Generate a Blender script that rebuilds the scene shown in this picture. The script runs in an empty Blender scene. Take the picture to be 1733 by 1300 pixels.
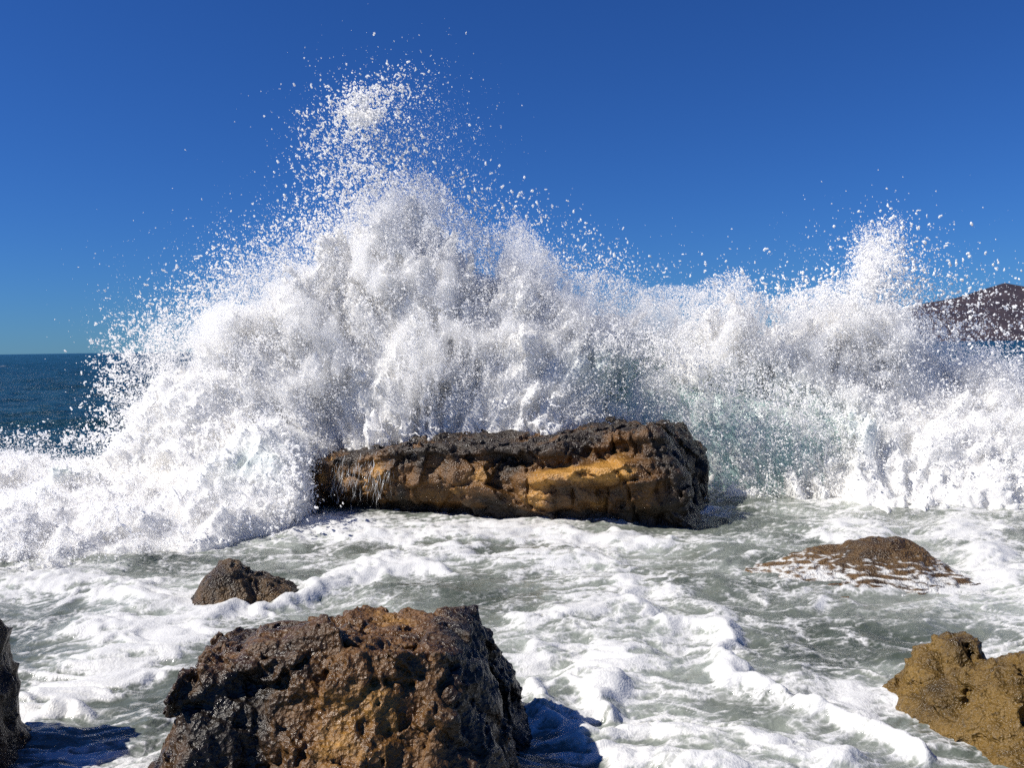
import bpy, math, time
import numpy as np
from concurrent.futures import ThreadPoolExecutor
from mathutils import Matrix, Vector
import openvdb

T0 = time.time()
scene = bpy.context.scene
COL = scene.collection
f32 = np.float32

# ------------------------------------------------------------------ camera
CAM_H = 1.6
PITCH = math.atan(62.6 / 1500.0)
ROLL = 0.0145
right0 = Vector((1, 0, 0)); up0 = Vector((0, math.sin(PITCH), math.cos(PITCH)))
fwd = Vector((0, math.cos(PITCH), -math.sin(PITCH)))
right = right0 * math.cos(ROLL) - up0 * math.sin(ROLL)
up = up0 * math.cos(ROLL) + right0 * math.sin(ROLL)
cam_d = bpy.data.cameras.new('camera')
cam = bpy.data.objects.new('camera', cam_d); COL.objects.link(cam)
cam_d.sensor_width = 36.0
cam_d.lens = 36.0 * 1500.0 / 1733.0
cam_d.clip_start = 0.05; cam_d.clip_end = 80000
cam.matrix_world = Matrix((
    (right.x, up.x, -fwd.x, 0), (right.y, up.y, -fwd.y, 0), (right.z, up.z, -fwd.z, CAM_H), (0, 0, 0, 1)))
scene.camera = cam

# ------------------------------------------------------------------ sky and sun
SUN_EL = math.radians(46)
SUN_AZ = math.radians(-103)          # measured from +Y (view direction) clockwise; negative = to the left
sun_dir = Vector((math.sin(SUN_AZ) * math.cos(SUN_EL), math.cos(SUN_AZ) * math.cos(SUN_EL), math.sin(SUN_EL)))
world = bpy.data.worlds.new('World'); scene.world = world; world.use_nodes = True
wn = world.node_tree; wn.nodes.clear()
sky = wn.nodes.new('ShaderNodeTexSky'); sky.sky_type = 'NISHITA'; sky.sun_disc = False
sky.sun_elevation = SUN_EL; sky.sun_rotation = SUN_AZ
sky.altitude = 0; sky.air_density = 1.0; sky.dust_density = 0.0; sky.ozone_density = 2.0
hs = wn.nodes.new('ShaderNodeHueSaturation'); hs.inputs['Saturation'].default_value = 1.0
hs.inputs['Hue'].default_value = 0.5
gm = wn.nodes.new('ShaderNodeMix'); gm.data_type = 'RGBA'; gm.blend_type = 'MULTIPLY'; gm.inputs[0].default_value = 1.0
gm.inputs[7].default_value = (0.175, 0.445, 1.0, 1)      # a clear, deep blue day
bg = wn.nodes.new('ShaderNodeBackground'); bg.inputs['Strength'].default_value = 0.056
wo = wn.nodes.new('ShaderNodeOutputWorld')
wn.links.new(sky.outputs[0], hs.inputs['Color']); wn.links.new(hs.outputs[0], gm.inputs[6])
wn.links.new(gm.outputs[2], bg.inputs['Color']); wn.links.new(bg.outputs[0], wo.inputs['Surface'])
sl = bpy.data.lights.new('sun', 'SUN'); sl.energy = 4.6; sl.angle = math.radians(0.53); sl.color = (1.0, 0.95, 0.87)
so = bpy.data.objects.new('sun', sl); COL.objects.link(so)
so.rotation_euler = (-sun_dir).to_track_quat('-Z', 'Y').to_euler(); so.location = (-20, 0, 25)

scene.view_settings.view_transform = 'Standard'; scene.view_settings.look = 'None'
scene.view_settings.exposure = 0.58; scene.view_settings.gamma = 1.0
scene.view_settings.use_curve_mapping = False
scene.render.engine = 'CYCLES'
scene.cycles.max_bounces = 16; scene.cycles.diffuse_bounces = 14; scene.cycles.glossy_bounces = 3
scene.cycles.transmission_bounces = 14; scene.cycles.transparent_max_bounces = 48; scene.cycles.volume_bounces = 14
scene.cycles.use_denoising = False
scene.cycles.sample_clamp_indirect = 8.0

# ------------------------------------------------------------------ helpers
R3 = np.array([right, up, fwd], dtype=np.float64)

def at(px, py, Y):
    """point of the place that lies at depth Y and shows at photo pixel (px, py)"""
    px = np.asarray(px, float); py = np.asarray(py, float)
    d = ((px - 866.5) / 1500.0)[..., None] * R3[0] + (-(py - 650.0) / 1500.0)[..., None] * R3[1] + R3[2]
    k = Y / d[..., 1]
    return d * k[..., None] + np.array([0, 0, CAM_H])

def ground(px, py, z=0.0):
    px = np.asarray(px, float); py = np.asarray(py, float)
    d = ((px - 866.5) / 1500.0)[..., None] * R3[0] + (-(py - 650.0) / 1500.0)[..., None] * R3[1] + R3[2]
    k = (z - CAM_H) / d[..., 2]
    return (d * k[..., None] + np.array([0, 0, CAM_H]))

def sstep(a, b, x):
    t = np.clip((x - a) / (b - a), 0, 1)
    return t * t * (3 - 2 * t)

_rg = np.random.default_rng(7)
_PERM = np.concatenate([_rg.permutation(256)] * 2).astype(np.int32)
_g = _rg.normal(size=(256, 3)); _G = (_g / np.linalg.norm(_g, axis=1)[:, None]).astype(f32)

def _perlin(p, seed):
    pi = np.floor(p).astype(np.int32)
    pf = (p - pi).astype(f32)
    pi = (pi + np.array([seed * 37, seed * 11, seed * 71], np.int32)) & 255
    u = pf * pf * pf * (pf * (pf * 6 - 15) + 10)
    x0, y0, z0 = pi[:, 0], pi[:, 1], pi[:, 2]
    x1, y1, z1 = (x0 + 1) & 255, (y0 + 1) & 255, (z0 + 1) & 255
    fx, fy, fz = pf[:, 0], pf[:, 1], pf[:, 2]
    ax, bx = _PERM[x0], _PERM[x1]
    aa, ab, ba, bb = _PERM[ax + y0], _PERM[ax + y1], _PERM[bx + y0], _PERM[bx + y1]
    def g(h, z, dx, dy, dz):
        v = _G[_PERM[h + z]]
        return v[:, 0] * dx + v[:, 1] * dy + v[:, 2] * dz
    ux, uy, uz = u[:, 0], u[:, 1], u[:, 2]
    n00 = g(aa, z0, fx, fy, fz); n10 = g(ba, z0, fx - 1, fy, fz); a = n00 + ux * (n10 - n00)
    n00 = g(ab, z0, fx, fy - 1, fz); n10 = g(bb, z0, fx - 1, fy - 1, fz); b = n00 + ux * (n10 - n00)
    c0 = a + uy * (b - a)
    n00 = g(aa, z1, fx, fy, fz - 1); n10 = g(ba, z1, fx - 1, fy, fz - 1); a = n00 + ux * (n10 - n00)
    n00 = g(ab, z1, fx, fy - 1, fz - 1); n10 = g(bb, z1, fx - 1, fy - 1, fz - 1); b = n00 + ux * (n10 - n00)
    c1 = a + uy * (b - a)
    return (c0 + uz * (c1 - c0)) * 1.5

_EX = ThreadPoolExecutor(4)

def noise(p, seed=0, scale=1.0):
    """gradient noise, about -1..1, one value per point; scale = features per metre"""
    p = np.asarray(p, f32) * np.asarray(scale, f32)
    n = len(p)
    if n == 0: return np.zeros(0, f32)
    ch = 60000
    parts = list(_EX.map(lambda i: _perlin(p[i:i + ch], seed), range(0, n, ch)))
    return np.concatenate(parts)

def fbm(p, seed, scale, octv=4, gain=0.5, lac=2.03):
    s = 0; a = 1.0
    for i in range(octv):
        s = s + a * noise(p, seed + i * 3, np.asarray(scale) * lac ** i); a *= gain
    return s

def ridged(p, seed, scale, octv=3, gain=0.5):
    s = 0; a = 1.0; t = 0
    for i in range(octv):
        s = s + a * (1 - np.abs(noise(p, seed + i * 5, np.asarray(scale) * 2.07 ** i)) * 1.6); t += a; a *= gain
    return s / t

def put(o, parent=None, **props):
    COL.objects.link(o)
    if parent is not None: o.parent = parent
    for k, v in props.items(): o[k] = v
    return o

def mesh_obj(name, v, quads=None, tris=None, mat=None, parent=None, smooth=True, attrs=None, **props):
    me = bpy.data.meshes.new(name)
    v = np.ascontiguousarray(v, f32)
    nq = 0 if quads is None else len(quads); nt = 0 if tris is None else len(tris)
    me.vertices.add(len(v)); me.vertices.foreach_set('co', v.ravel())
    loops = np.concatenate([np.asarray(quads, np.int32).ravel() if nq else np.zeros(0, np.int32),
                            np.asarray(tris, np.int32).ravel() if nt else np.zeros(0, np.int32)])
    me.loops.add(len(loops)); me.loops.foreach_set('vertex_index', loops)
    me.polygons.add(nq + nt)
    ls = np.concatenate([np.arange(nq) * 4, nq * 4 + np.arange(nt) * 3]).astype(np.int32)
    me.polygons.foreach_set('loop_start', ls)
    me.update(calc_edges=True)
    me.validate()
    if smooth: me.polygons.foreach_set('use_smooth', np.ones(len(me.polygons), bool))
    if attrs:
        for k, a in attrs.items():
            at_ = me.attributes.new(k, 'FLOAT', 'POINT'); at_.data.foreach_set('value', np.ascontiguousarray(a, f32))
    if mat: me.materials.append(mat)
    o = bpy.data.objects.new(name, me)
    return put(o, parent, **props)

def iso_mesh(F, origin, vox):
    """surface where F = 0 (F > 0 inside)"""
    g = openvdb.FloatGrid(1.0)
    F = np.ascontiguousarray(F, f32).copy()
    F[0], F[-1], F[:, 0], F[:, -1], F[:, :, -1], F[:, :, 0] = [-.5] * 6
    g.copyFromArray(-F)
    out = g.convertToPolygons(isovalue=0.0, adaptivity=0.0)
    pts, tris, quads = (out[0], out[1], out[2]) if len(out) == 3 else (out[0], None, out[1])
    v = pts.astype(f32) * vox + np.asarray(origin, f32)
    quads = np.asarray(quads, np.int32).reshape(-1, 4); tris = np.asarray(tris, np.int32).reshape(-1, 3) if tris is not None else np.zeros((0, 3), np.int32)
    q = quads[: 20000]
    return v, quads, tris

def drop_islands(v, quads, minv=200):
    """leave out crumbs of fewer than minv vertices"""
    n = len(v); lab = np.arange(n)
    e = np.concatenate([quads[:, [0, 1]], quads[:, [1, 2]], quads[:, [2, 3]], quads[:, [3, 0]]])
    for _ in range(400):
        m = np.minimum(lab[e[:, 0]], lab[e[:, 1]])
        new = lab.copy(); np.minimum.at(new, e[:, 0], m); np.minimum.at(new, e[:, 1], m)
        new = new[new]; new = new[new]
        if (new == lab).all(): break
        lab = new
    cnt = np.bincount(lab, minlength=n)
    keep = cnt[lab] >= minv
    idx = np.cumsum(keep) - 1
    return v[keep], idx[quads[keep[quads[:, 0]]]]

# point spheres: a mesh of loose vertices with a radius, turned into render points by a small node group
def points_group(mat, name):
    ng = bpy.data.node_groups.new(name, 'GeometryNodeTree')
    ng.interface.new_socket('Geometry', in_out='INPUT', socket_type='NodeSocketGeometry')
    ng.interface.new_socket('Geometry', in_out='OUTPUT', socket_type='NodeSocketGeometry')
    i = ng.nodes.new('NodeGroupInput'); o = ng.nodes.new('NodeGroupOutput')
    m = ng.nodes.new('GeometryNodeMeshToPoints'); s = ng.nodes.new('GeometryNodeSetMaterial')
    a = ng.nodes.new('GeometryNodeInputNamedAttribute'); a.data_type = 'FLOAT'; a.inputs['Name'].default_value = 'radius'
    s.inputs['Material'].default_value = mat
    ng.links.new(i.outputs[0], m.inputs['Mesh']); ng.links.new(a.outputs['Attribute'], m.inputs['Radius'])
    ng.links.new(m.outputs[0], s.inputs['Geometry']); ng.links.new(s.outputs[0], o.inputs[0])
    return ng

def points_obj(name, p, r, group, parent=None, **props):
    me = bpy.data.meshes.new(name)
    me.vertices.add(len(p)); me.vertices.foreach_set('co', np.ascontiguousarray(p, f32).ravel())
    a = me.attributes.new('radius', 'FLOAT', 'POINT'); a.data.foreach_set('value', np.ascontiguousarray(r, f32))
    me.update()
    o = bpy.data.objects.new(name, me)
    md = o.modifiers.new('drops', 'NODES'); md.node_group = group
    return put(o, parent, **props)

def empty(name, loc, **props):
    o = bpy.data.objects.new(name, None); o.location = loc
    return put(o, None, **props)

def child_keep(o, parent):
    o.parent = parent
    o.matrix_parent_inverse = Matrix.Translation(-parent.location)

# ------------------------------------------------------------------ materials
class NB:
    """small node-tree builder"""
    def __init__(self, name):
        self.m = bpy.data.materials.new(name); self.m.use_nodes = True
        self.t = self.m.node_tree; self.t.nodes.clear()
        self.out = self.t.nodes.new('ShaderNodeOutputMaterial')
    def n(self, typ, ins=None, **kw):
        x = self.t.nodes.new('ShaderNode' + typ)
        for k, v in kw.items(): setattr(x, k, v)
        for k, v in (ins or {}).items():
            if hasattr(v, 'is_linked') or hasattr(v, 'links'): self.t.links.new(v, x.inputs[k])
            else: x.inputs[k].default_value = v
        return x
    def attr(self, name): return self.n('Attribute', attribute_name=name).outputs['Fac']
    def math(self, op, a, b=0.0, clamp=False):
        x = self.n('Math', {0: a, 1: b}, operation=op); x.use_clamp = clamp; return x.outputs[0]
    def mix(self, f, a, b):
        x = self.n('Mix', data_type='RGBA'); x.clamp_factor = True
        for s, v in ((x.inputs[0], f), (x.inputs[6], a), (x.inputs[7], b)):
            if hasattr(v, 'links'): self.t.links.new(v, s)
            else: s.default_value = v if not isinstance(v, tuple) or len(v) == 4 else (*v, 1)
        return x.outputs[2]
    def rng(self, v, a, b, c=0.0, d=1.0, smooth=True):
        x = self.n('MapRange', {0: v, 1: a, 2: b, 3: c, 4: d}); x.interpolation_type = 'SMOOTHSTEP' if smooth else 'LINEAR'
        return x.outputs[0]
    def noise(self, vec, scale, detail=4, rough=0.55, dist=0.0):
        return self.n('TexNoise', {'Vector': vec, 'Scale': scale, 'Detail': detail, 'Roughness': rough, 'Distortion': dist}).outputs[0]
    def pos(self): return self.n('NewGeometry').outputs['Position']
    def surf(self, s): self.t.links.new(s, self.out.inputs['Surface']); return self.m

def foam_material(name, rgb=(0.9, 0.9, 0.9), transl=0.3, bump=0.0, teal=False):
    b = NB(name)
    col = (*rgb, 1); nrm = None
    if teal:
        col = b.mix(b.attr('teal'), (*rgb, 1), (0.30, 0.60, 0.54, 1))
    if bump:
        nz = b.noise(b.pos(), 32.0, 5, 0.62)
        nrm = b.n('Bump', {'Height': nz, 'Strength': bump, 'Distance': 0.03}).outputs[0]
    ins = {'Color': col}
    if nrm is not None: ins['Normal'] = nrm
    d = b.n('BsdfDiffuse', ins); t = b.n('BsdfTranslucent', ins)
    gl = b.n('BsdfGlossy', {'Color': (1, 1, 1, 1), 'Roughness': 0.28})
    m1 = b.n('MixShader', {0: transl, 1: d.outputs[0], 2: t.outputs[0]})
    m2 = b.n('MixShader', {0: 0.04, 1: m1.outputs[0], 2: gl.outputs[0]})
    return b.surf(m2.outputs[0])

MAT_FOAM = foam_material('white_water', (0.97, 0.962, 0.945), 0.45, 0.7, True)
MAT_DROP = foam_material('spray_drops', (0.978, 0.970, 0.955), 0.5)
GRP_DROP = points_group(MAT_DROP, 'spray_points')
_b = NB('trickling_water')
_m = _b.n('MixShader', {0: .5, 1: _b.n('BsdfTransparent').outputs[0], 2: _b.n('BsdfPrincipled', {'Base Color': (.6, .6, .58, 1), 'Roughness': .12}).outputs[0]})
GRP_TRICKLE = points_group(_b.surf(_m.outputs[0]), 'trickle_points')

def mist_material(name, dens, aniso=0.35):
    b = NB(name)
    v = b.n('VolumeScatter', {'Color': (0.998, 0.994, 0.986, 1), 'Density': dens, 'Anisotropy': aniso})
    b.t.links.new(v.outputs[0], b.out.inputs['Volume'])
    return b.m
MAT_MIST = mist_material('spray_mist', 6.0)

def rock_material(name, dark, mid, bright, scale=1.0, wetrough=0.22, foamy=False):
    b = NB(name)
    p = b.n('TexCoord').outputs['Object']
    n1 = b.noise(p, 2.6 * scale, 6, 0.6, 0.4)
    n2 = b.noise(p, 9.0 * scale, 6, 0.65, 0.3)
    n3 = b.noise(p, 46.0 * scale, 4, 0.6)
    v = b.n('TexVoronoi', {'Vector': p, 'Scale': 60.0 * scale}).outputs['Distance']
    warm = b.attr('warm')  # warm rock tone; on slab and front rock also painted sun and shade
    f = b.math('ADD', b.math('MULTIPLY', n1, 0.6), b.math('MULTIPLY', n2, 0.5))
    f = b.math('ADD', f, b.math('MULTIPLY', warm, 0.55))
    c = b.mix(b.rng(f, 0.47, 0.8), (*dark, 1), (*mid, 1))
    c = b.mix(b.rng(f, 0.78, 1.1), c, (*bright, 1))
    c = b.mix(b.rng(n3, 0.52, 0.72, 0, 0.7), c, (*dark, 1))
    rough = b.rng(n2, 0.3, 0.75, wetrough - .02, 0.6)
    if foamy:
        fm = b.attr('film')
        c = b.mix(b.math('MULTIPLY', fm, .75), c, (0.7, 0.71, 0.7, 1))
    h = b.math('ADD', b.math('MULTIPLY', n3, 0.8), b.math('MULTIPLY', v, 0.45))
    nr = b.n('Bump', {'Height': h, 'Strength': 1.0, 'Distance': 0.016}).outputs[0]
    pr = b.n('BsdfPrincipled', {'Base Color': c, 'Roughness': rough, 'Normal': nr, 'Specular IOR Level': 0.4})
    return b.surf(pr.outputs[0])

# ------------------------------------------------------------------ the water
def polyline_d(px, py, pts):
    """distance (in photo pixels) of ground points to a polyline drawn over the water, and the width along it"""
    best = np.full(px.shape, 1e9, f32); w = np.zeros(px.shape, f32)
    for (x0, y0, w0), (x1, y1, w1) in zip(pts[:-1], pts[1:]):
        dx, dy = x1 - x0, y1 - y0
        # the ground is foreshortened: stretch y
        k = 2.2
        t = np.clip(((px - x0) * dx + (py - y0) * dy * k * k) / (dx * dx + dy * dy * k * k), 0, 1)
        d = np.hypot(px - (x0 + t * dx), (py - (y0 + t * dy)) * k)
        m = d < best
        best = np.where(m, d, best); w = np.where(m, w0 + t * (w1 - w0), w)
    return best, w

RIDGES = [  # (points: px, py, half width px), foam strength, height in m
    ([(1125, 1062, 26), (1185, 1070, 30), (1222, 1105, 30), (1232, 1165, 28), (1300, 1178, 26), (1400, 1212, 26), (1490, 1245, 26), (1565, 1285, 26)], 1.0, 0.075),
    ([(915, 1165, 30), (930, 1215, 32), (985, 1255, 40), (1080, 1290, 50)], 0.95, 0.045),
    ([(1010, 1250, 30), (1130, 1228, 44), (1230, 1250, 55), (1340, 1275, 60), (1430, 1300, 60)], 0.85, 0.04),
    ([(1120, 1290, 50), (1210, 1315, 60)], 0.8, 0.03),
    ([(160, 1075, 60), (340, 1058, 45), (460, 1030, 26), (545, 1002, 26), (600, 975, 34), (650, 955, 40), (740, 962, 26)], 1.0, 0.05),
    ([(330, 1072, 70), (240, 1110, 90), (150, 1150, 90), (40, 1200, 70)], 0.95, 0.03),
    ([(-40, 985, 60), (120, 985, 60), (225, 1000, 70), (255, 1030, 50)], 0.8, 0.05),
    ([(505, 890, 45), (620, 902, 50), (760, 905, 45), (900, 902, 50), (1060, 918, 36), (1120, 925, 20)], 0.95, 0.03),
    ([(700, 935, 40), (830, 948, 40), (940, 945, 50), (1040, 955, 40)], 0.75, 0.035),
    ([(1040, 985, 30), (1100, 1000, 30), (1150, 1015, 20)], 0.6, 0.03),
    ([(900, 1060, 60), (1000, 1050, 100), (1090, 1040, 60)], 0.85, 0.05),
    ([(930, 1110, 40), (1000, 1130, 90), (1090, 1110, 60)], 0.8, 0.06),
    ([(985, 1150, 50), (1030, 1180, 50), (1045, 1210, 22)], 0.9, 0.10),
    ([(1590, 1118, 40), (1680, 1105, 40), (1760, 1115, 40)], 0.7, 0.02),
    ([(1290, 1010, 40), (1420, 1030, 50), (1560, 1040, 50), (1660, 1020, 50)], 0.5, 0.02),
    ([(1420, 905, 40), (1480, 912, 36)], 0.9, 0.06),
    ([(1640, 900, 60), (1700, 960, 60), (1760, 1010, 60)], 0.9, 0.05),
    ([(95, 1208, 26), (140, 1206, 40), (155, 1214, 24)], 1.0, 0.085),
    ([(40, 1270, 40), (140, 1275, 60), (240, 1290, 40)], 0.5, 0.01),
]

def build_water():
    # rows: fine near the camera, growing with distance (a level-of-detail grid on the ground)
    ys = [1.9]
    while ys[-1] < 12.0: ys.append(ys[-1] + max(0.009, 0.0007 * ys[-1] ** 2))
    while ys[-1] < 400: ys.append(ys[-1] * 1.012)
    while ys[-1] < 45000: ys.append(ys[-1] * 1.12)
    ys = np.array(ys); nr = len(ys); nc = 560
    u = np.linspace(-1, 1, nc)
    Y = np.repeat(ys[:, None], nc, 1)
    X = u[None, :] * (0.35 + 0.68 * Y) + 0 * Y
    P = np.stack([X, Y, np.zeros_like(X)], -1).reshape(-1, 3)
    x, y = P[:, 0], P[:, 1]
    # photo position of every ground point: the drawing coordinates of the foam map
    rel = P - np.array([0, 0, CAM_H])
    cx, cy, cz = rel @ R3[0], rel @ R3[1], rel @ R3[2]
    px = 866.5 + 1500 * cx / cz; py = 650 - 1500 * cy / cz
    near = y < 13
    z = np.zeros(len(P)); foam = np.zeros(len(P)); aer = np.zeros(len(P))
    n = near
    Q = P[n].copy(); qx, qy = px[n], py[n]
    wob = .30 * np.stack([noise(Q, 50, .75), noise(Q, 51, .75), 0 * Q[:, 0]], 1) + .13 * np.stack([noise(Q, 52, 2.1), noise(Q, 53, 2.1), 0 * Q[:, 0]], 1) + .05 * np.stack([noise(Q, 54, 5.5), noise(Q, 55, 5.5), 0 * Q[:, 0]], 1)
    W = Q + wob
    wx = qx + 34 * noise(Q, 60, 2.0) + 22 * noise(Q, 61, 5.0); wy = qy + (10 * noise(Q, 62, 2.0) + 8 * noise(Q, 63, 5.0) + 4 * noise(Q, 64, 12.0))
    cov = np.zeros(len(Q)); hgt = np.zeros(len(Q))
    for pts, s, h in RIDGES:
        d, w = polyline_d(wx, wy, pts)
        cov = np.maximum(cov, .92 * s * (1 - sstep(0.1, 1.75, d / w)))
        hgt = np.maximum(hgt, .56 * h * np.exp(-(d / (w * 0.65)) ** 2))
    # collars of foam where the wash laps round the rocks
    s_, o_, w_, f_ = ground(372, 1030), ground(1525, 1240), ground(1470, 985), at(573, 1300, 3.05)
    for cx_, cy_, rx_, ry_, k_ in ((s_[0] + .06, s_[1] + .16, .40, .27, .75), (o_[0] + .7, o_[1] + .08, .72, .58, .7), (w_[0] + .1, w_[1] + .28, .8, .5, .6), (f_[0], 3.12, .66, .6, .6), (-.3, 8.7, 2.15, .9, .75)):
        e_ = np.hypot((W[:, 0] - cx_) / rx_, (W[:, 1] - cy_) / ry_)
        cov = np.maximum(cov, k_ * np.exp(-((e_ - 1.08) * min(rx_, ry_) / .07) ** 2) * (.6 + .8 * noise(Q, 66, 3.0)))
    st = np.array([0.8, 1.8, 1.0])                       # the wash draws everything out sideways
    patch = fbm(Q, 90, 0.8, 3)
    vein = lambda sd, sc, wd: 1 - sstep(wd * .25, wd, np.abs(noise(W * st, sd, sc)))
    v1, v2, v3, v4 = vein(70, 1.1, .13), vein(71, 2.5, .14), vein(72, 5.6, .15), vein(73, 12.0, .2)
    p1 = sstep(-.35, .35, patch + .9 * (cov - .2)); p2 = sstep(-.3, .3, noise(W, 75, 1.5)); p3 = sstep(-.2, .4, noise(W, 76, 2.2))
    veins = np.maximum(np.maximum(v1 * (.5 + .45 * p2), v2 * (.3 + .6 * p2)), np.maximum(v3 * (.15 + .65 * p3), v4 * (.12 + .6 * p2 * p3))) * (.5 + .5 * p1)
    film = (.14 + .40 * p1) * sstep(-.35, .7, fbm(W * st, 77, 2.0, 5, .62))
    body = cov + .42 * fbm(W * st, 84, 2.6, 4, .6)
    thick = sstep(.30, .80, body)
    core = sstep(.7, 1.1, body)
    holes = sstep(.12, .5, noise(W * st, 86, 5.0) + .6 * noise(W * st, 87, 11.0)) * (1 - core)
    streak = sstep(.1, .6, noise(W * np.array([1.2, 5.0, 1.0]), 88, 4.5)) * (1 - .4 * core)
    foam_n = np.maximum(np.maximum(thick * (1 - .75 * holes) * (1 - .5 * streak), veins), film)
    fine = fbm(W * st, 95, 19, 3, 0.6)
    foam_n = np.clip(foam_n + 0.5 * fine * (foam_n * (1 - foam_n) * 3), 0, 1)
    foam[n] = foam_n
    aer[n] = np.clip(0.42 + 0.75 * patch + 0.35 * noise(W, 97, 2.4) + 0.45 * cov, 0, 1)
    chop = 0.044 * fbm(W, 100, 1.5, 3) + 0.026 * (ridged(W * st, 110, 2.6, 2) - .6) + 0.006 * fbm(W * st, 115, 11, 2)
    lump = 0.03 * np.abs(noise(W, 120, 4.0)) + 0.012 * np.abs(noise(W, 121, 9.0))
    z[n] = chop + hgt + foam_n * (0.012 + lump) * (0.4 + cov)
    far = ~n
    amp = np.clip((y - 11) / 8, 0, 1)
    Qs = P[y > 11]
    k = np.clip((120 / Qs[:, 1]), 0, 1)
    swell = 1.25 * (0.16 * fbm(Qs * np.array([0.55, 1.25, 1]), 130, 0.22, 2) + 0.075 * (ridged(Qs * np.array([0.6, 1.2, 1]), 133, 0.55, 3) - .6) + 0.03 * noise(Qs * np.array([.7, 1.2, 1]), 139, 2.4)) * k
    z[y > 11] += swell * amp[y > 11]
    # a few whitecaps out at sea
    wc = sstep(0.90, 0.98, ridged(P[far] * np.array([0.3, 1, 1]), 145, 0.12, 2)) * sstep(0.3, 0.6, noise(P[far], 147, 0.05)) * 0.6 * sstep(25, 40, P[far][:, 1])
    foam[far] = np.where(P[far][:, 1] < 400, wc, 0)
    P[:, 2] = z
    idx = np.arange(nr * nc).reshape(nr, nc)
    quads = np.stack([idx[:-1, :-1], idx[:-1, 1:], idx[1:, 1:], idx[1:, :-1]], -1).reshape(-1, 4)
    sea = sstep(9.5, 14, y)
    b = NB('sea_surface')
    pos = b.pos()
    fo, ae, se = b.attr('foam'), b.attr('aer'), b.attr('sea')
    n_f = b.noise(pos, 42, 4, 0.65)
    n_m = b.noise(pos, 7.0, 5, 0.6, 0.5)
    wp = b.n('VectorMath', {0: pos, 1: b.n('VectorMath', {0: b.n('TexNoise', {'Vector': pos, 'Scale': 5.0, 'Detail': 3.0}).outputs['Color'], 'Scale': 0.16}, operation='SCALE').outputs[0]}, operation='ADD').outputs[0]
    web1 = b.rng(b.n('TexVoronoi', {'Vector': wp, 'Scale': 9.0}, feature='DISTANCE_TO_EDGE').outputs['Distance'], 0.0, .22, 1.0, 0.0)
    web2 = b.rng(b.n('TexVoronoi', {'Vector': wp, 'Scale': 27.0}, feature='DISTANCE_TO_EDGE').outputs['Distance'], 0.0, .25, 1.0, 0.0)
    web = b.math('SUBTRACT', b.math('ADD', b.math('MULTIPLY', web1, .6), b.math('MULTIPLY', web2, .5)), .42)
    mid = b.math('MULTIPLY', b.math('MULTIPLY', fo, b.math('SUBTRACT', 1.0, fo)), 4.0)
    fo = b.math('ADD', fo, b.math('MULTIPLY', b.math('MULTIPLY', web, mid), b.math('MULTIPLY', b.math('SUBTRACT', 1.0, se), .45)))
    fmask = b.rng(b.math('ADD', fo, b.math('MULTIPLY', b.math('SUBTRACT', n_f, 0.5), 0.42)), 0.08, 0.92)
    green = b.mix(ae, (0.05, 0.062, 0.048, 1), (0.28, 0.305, 0.27, 1))
    green = b.mix(b.rng(n_m, 0.35, 0.7, 0, 0.45), green, (0.09, 0.10, 0.08, 1))
    deep = b.mix(b.noise(pos, 0.6, 3), (0.002, 0.019, 0.034, 1), (0.004, 0.042, 0.058, 1))
    wc_ = b.mix(se, green, deep)
    nb1 = b.noise(pos, 16, 4, 0.6); 
    far_n = b.noise(b.n('Mapping', {'Vector': pos, 'Scale': (0.7, 1.6, 1)}).outputs[0], 1.7, 5, 0.62)
    hgt_ = b.math('ADD', b.math('MULTIPLY', nb1, 0.35), b.math('MULTIPLY', b.math('MULTIPLY', far_n, se), 12.0))
    bmp = b.n('Bump', {'Height': hgt_, 'Strength': 0.75, 'Distance': 0.06}).outputs[0]
    water = b.n('BsdfPrincipled', {'Base Color': wc_, 'Roughness': b.rng(se, 0, 1, .09, .22), 'IOR': 1.33, 'Specular IOR Level': b.rng(se, 0, 1, .5, .10), 'Normal': bmp})
    bub = b.n('TexVoronoi', {'Vector': wp, 'Scale': 75.0}).outputs['Distance']
    fb = b.n('Bump', {'Height': b.math('ADD', b.math('ADD', n_f, b.math('MULTIPLY', fmask, .7)), b.math('MULTIPLY', bub, .35)), 'Strength': 0.4, 'Distance': 0.012}).outputs[0]
    fd = b.n('BsdfPrincipled', {'Base Color': (0.58, 0.58, 0.57, 1), 'Roughness': 0.5, 'Normal': fb})
    mx = b.n('MixShader', {0: fmask, 1: water.outputs[0], 2: fd.outputs[0]})
    m = b.surf(mx.outputs[0])
    return mesh_obj('sea_water', P, quads=quads, mat=m, attrs={'foam': foam, 'aer': aer, 'sea': sea}, kind='structure', label='green grey sea water streaked with white foam')
build_water()
print('water', time.time() - T0)

# ------------------------------------------------------------------ rocks
def grid(lo, hi, vox):
    lo = np.array(lo, float); hi = np.array(hi, float)
    n = np.ceil((hi - lo) / vox).astype(int) + 1
    ax = [lo[i] + vox * np.arange(n[i]) for i in range(3)]
    return ax, n, lo

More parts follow.
